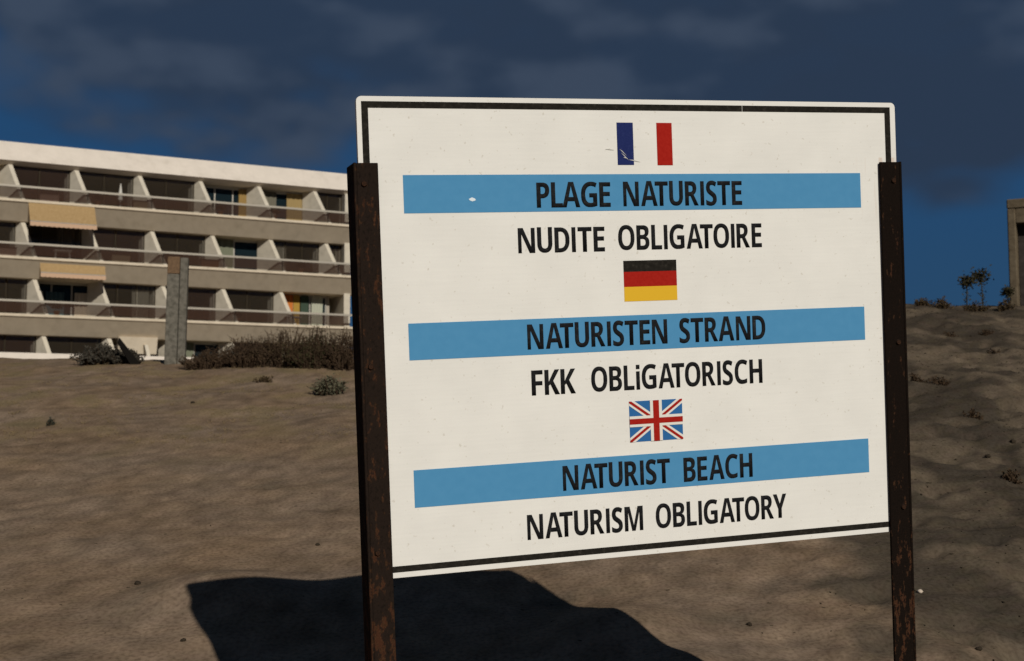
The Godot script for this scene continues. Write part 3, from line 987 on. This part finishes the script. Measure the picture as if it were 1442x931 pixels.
func weed(x: float, d: float, h: float, label: String, m: Material) -> void:
	var s := thing("tall_weed", label, "plant", Transform3D(Basis(), on_ground(x, d, 0.02)), "weeds on the right skyline")
	var st := mb()
	var bend := Vector3(rng.randf_range(-.04, .02), 0, 0)
	tube(st, Vector3(0, -0.03, 0), Vector3(0, h * 0.5, 0) + bend * 0.3, 0.009, 0.007, 5)
	tube(st, Vector3(0, h * 0.5, 0) + bend * 0.3, Vector3(0, h, 0) + bend, 0.007, 0.003, 5)
	part("stem", st, m, s)
	var lv := mb()
	for i in 320:
		var p := Vector3(0, h * 0.86, 0) + bend + Vector3(rng.randfn(), rng.randfn() * 0.8, rng.randfn()) * 0.045 * (h / 0.4)
		leaf(lv, p, Vector3(rng.randf_range(-1, 1), rng.randf_range(-.3, 1), rng.randf_range(-1, 1)).normalized(), 0.04, 0.011)
	for i in 40:
		var p := Vector3(0, h * rng.randf_range(0.05, 0.7), 0) + Vector3(rng.randfn(), 0, rng.randfn()) * 0.012
		leaf(lv, p, Vector3(rng.randf_range(-1, 1), rng.randf_range(-.3, .6), rng.randf_range(-1, 1)).normalized(), 0.045, 0.008)
	var fh := part("flower_head", lv, m, s)
	fh.set_meta("kind", "stuff")

func lump(st: SurfaceTool, r: Vector3, seed_: int) -> void:
	var n := FastNoiseLite.new()
	n.seed = seed_
	n.frequency = 0.9
	var f := func(a: float, b: float):
		var v := Vector3(cos(a) * cos(b), sin(b), sin(a) * cos(b))
		return v * r * (1.0 + 0.45 * n.get_noise_3d(v.x * 1.3, v.y * 1.3, v.z * 1.3))
	for i in 9:
		for j in 6:
			var a0 := TAU * i / 9
			var a1 := TAU * (i + 1) / 9
			var b0 := PI * (j / 6.0 - 0.5)
			var b1 := PI * ((j + 1) / 6.0 - 0.5)
			quad(st, f.call(a0, b0), f.call(a0, b1), f.call(a1, b1), f.call(a1, b0))

func make_debris() -> void:
	# black board stuck in the grey bush
	var x := px(177, 13.0)
	var t := Transform3D(Basis(Vector3.FORWARD, -0.62) * Basis(Vector3.UP, 0.35), on_ground(x, 13.0) + Vector3(0.07, 0.03, 0))
	var s := thing("black_board", "black weathered board leaning out of the grey bush", "board", t)
	var st := mb()
	hexa(st, [Vector3(-0.05, -0.12, 0.02), Vector3(0.045, -0.12, 0.02), Vector3(0.045, -0.12, -0.02), Vector3(-0.05, -0.12, -0.02), Vector3(-0.025, 0.25, 0.02), Vector3(0.02, 0.28, 0.02), Vector3(0.02, 0.28, -0.02), Vector3(-0.025, 0.25, -0.02)])
	part("plank", st, mat(lin(.008, .007, .006), 0.9), s)
	var brown := mat(lin(.035, .027, .019), 0.95)
	var stones := [[412.0, 508.0, 11.1, 0.035, "dark clod on the sand beside the grey-green tuft", brown], [272.0, 568.0, 8.7, 0.018, "small dark stone on the upper sand slope", brown], [200.0, 822.0, 5.7, 0.013, "dark pebble on the sand left of the sign's shadow", brown],
		[266.0, 903.0, 5.1, 0.010, "tiny dark pebble at the edge of the sign's shadow", brown], [1050.0, 882.0, 5.1, 0.011, "dark pebble below the board, right of the shadow", brown], [1368.0, 915.0, 5.0, 0.011, "dark pebble low on the sand right of the black post", brown], [1288.0, 838.0, 5.7, 0.012, "pale shell fragment beside the black post", mat(lin(.5, .42, .34), 0.7)], [450.0, 768.0, 6.4, 0.010, "dark pebble on the sand above the shadow", brown], [1424.0, 625.0, 8.0, 0.022, "dark stone near the right frame edge", brown], [1388.0, 645.0, 7.7, 0.017, "dark stone left of the one near the frame edge", brown]]
	var i := 0
	for q in stones:
		var d: float = solve_depth(q[0], q[1])
		st = mb(0)
		lump(st, Vector3(q[3] * 1.2, q[3] * 0.75, q[3]), 100 + i)
		var xx := px(q[0], d)
		var o := part(numbered("pebble"), st, q[5], self)
		o.position = on_ground(xx, d) + Vector3(0, q[3] * 0.35, 0)
		o.rotation.y = i * 1.3
		tag(o, q[4], "stone", "pebbles on the sand")
		i += 1
	# uncountable litter of twigs and grit
	var mm := MultiMesh.new()
	mm.transform_format = MultiMesh.TRANSFORM_3D
	var lm := mb(0)
	lump(lm, Vector3(1.0, 0.5, 0.6), 7)
	lm.generate_normals()
	mm.mesh = lm.commit()
	var ts := []
	var clump := FastNoiseLite.new()
	clump.seed = 77
	clump.frequency = 0.8
	for k in 20000:
		var d := sqrt(rng.randf()) * 11.5 + 3.6
		var xx := rng.randf_range(-0.46, 0.48) * d
		var right := smoothstep(0.5, 2.4, xx - (d - 5.0) * 0.12)
		if rng.randf() > (0.10 + 0.5 * right) * (0.4 + 1.6 * clampf(clump.get_noise_2d(xx, d) + 0.2, 0.0, 1.0)): continue
		var r := rng.randf_range(0.0022, 0.0055) * (1.0 + 0.7 * right * rng.randf())
		var bs := Basis(Vector3.UP, rng.randf() * TAU).scaled(Vector3.ONE * r) * Basis.from_scale(Vector3(rng.randf_range(0.8, 2.6), 0.8, 1.0))
		ts.append(Transform3D(bs, on_ground(xx, d) + Vector3(0, r * 0.2, 0)))
	mm.instance_count = ts.size()
	for k in ts.size(): mm.set_instance_transform(k, ts[k])
	var o := MultiMeshInstance3D.new()
	o.multimesh = mm
	o.material_override = mat(lin(.06, .047, .032), 0.95)
	o.name = "sand_litter"
	add_child(o)
	tag(o, "fine dark litter of twigs and grit strewn over the sand", "litter", "", "stuff")

# distance along the pixel's ray at which it meets the sand
func solve_depth(u: float, v: float) -> float:
	var pitch := deg_to_rad(4.7)
	var dir := Vector3((u - 721.0) / 1800.0, -(v - 465.5) / 1800.0, -1.0).rotated(Vector3.RIGHT, pitch)
	var d := 3.4
	while d < 30.0:
		var p := dir * (d / -dir.z)
		if p.y + EYE < ground(p.x, d): return d
		d += 0.02
	return 14.0

func make_grass() -> void:
	var mm := MultiMesh.new()
	mm.transform_format = MultiMesh.TRANSFORM_3D
	var st := mb()
	for i in 9:
		var a := i * 0.7
		leaf(st, Vector3(cos(a), 0, sin(a)) * 0.012, Vector3(cos(a) * 0.6, 1.0, sin(a) * 0.6).normalized(), 0.06 + 0.02 * (i % 3), 0.0025)
	st.generate_normals()
	mm.mesh = st.commit()
	var ts := []
	var clump := FastNoiseLite.new()
	clump.seed = 15
	clump.frequency = 1.1
	for k in 2600:
		var d := rng.randf_range(8.8, 13.2)
		var u := rng.randf_range(-20.0, 500.0)
		var x := px(u, d)
		if clump.get_noise_2d(x, d * 1.6) < 0.12: continue
		ts.append(Transform3D(Basis(Vector3.UP, rng.randf() * TAU).scaled(Vector3.ONE * rng.randf_range(0.2, 0.45)), on_ground(x, d, 0.005)))
	mm.instance_count = ts.size()
	for k in ts.size(): mm.set_instance_transform(k, ts[k])
	var o := MultiMeshInstance3D.new()
	o.multimesh = mm
	o.material_override = mat(lin(.19, .14, .075), 0.95)
	o.name = "dry_grass"
	add_child(o)
	tag(o, "sparse straw-coloured grass near the left dune crest", "grass", "", "stuff")

# ---------------------------------------------------------------- scene
func _ready() -> void:
	var cam := Camera3D.new()
	cam.name = "camera"
	cam.fov = 2.0 * rad_to_deg(atan(465.5 / 1800.0))
	cam.far = 3000.0
	cam.position = Vector3(0, EYE, 0)
	cam.rotation.x = deg_to_rad(4.7)
	var lens := CameraAttributesPhysical.new()
	lens.frustum_focal_length = 50.0
	lens.exposure_aperture = 9.0
	lens.frustum_focus_distance = 3.5
	cam.attributes = lens
	cam.fov = 2.0 * rad_to_deg(atan(465.5 / 1800.0))
	add_child(cam)
	cam.current = true
	var env := Environment.new()
	env.background_mode = Environment.BG_SKY
	var sky := Sky.new()
	var ps := PanoramaSkyMaterial.new()
	ps.panorama = ImageTexture.create_from_image(sky_image())
	sky.sky_material = ps
	env.sky = sky
	env.background_energy_multiplier = 1.0
	env.tonemap_mode = Environment.TONE_MAPPER_LINEAR
	env.tonemap_exposure = 1.0
	env.sdfgi_enabled = true
	env.ssao_enabled = true
	env.ssil_enabled = true
	var we := WorldEnvironment.new()
	we.name = "world"
	we.environment = env
	add_child(we)
	var sun := DirectionalLight3D.new()
	sun.name = "sun"
	sun.light_color = Color(1.0, 0.972, 0.925)
	sun.light_energy = 1.1
	sun.light_angular_distance = 0.5
	sun.shadow_enabled = true
	add_child(sun)
	sun.look_at_from_position(Vector3.ZERO, Vector3(-0.33514, -0.48795, -0.80597), Vector3.UP)

	rng.seed = 4242
	nz.seed = 2
	nz.frequency = 0.9
	nz.fractal_octaves = 4
	nz2.seed = 6
	nz2.frequency = 3.4
	nz2.fractal_octaves = 3
	make_dents()
	make_ground()
	make_building()
	make_balcony_things()
	make_hut()
	make_sign()
	make_stake()
	make_plants()
	make_debris()
	make_grass()
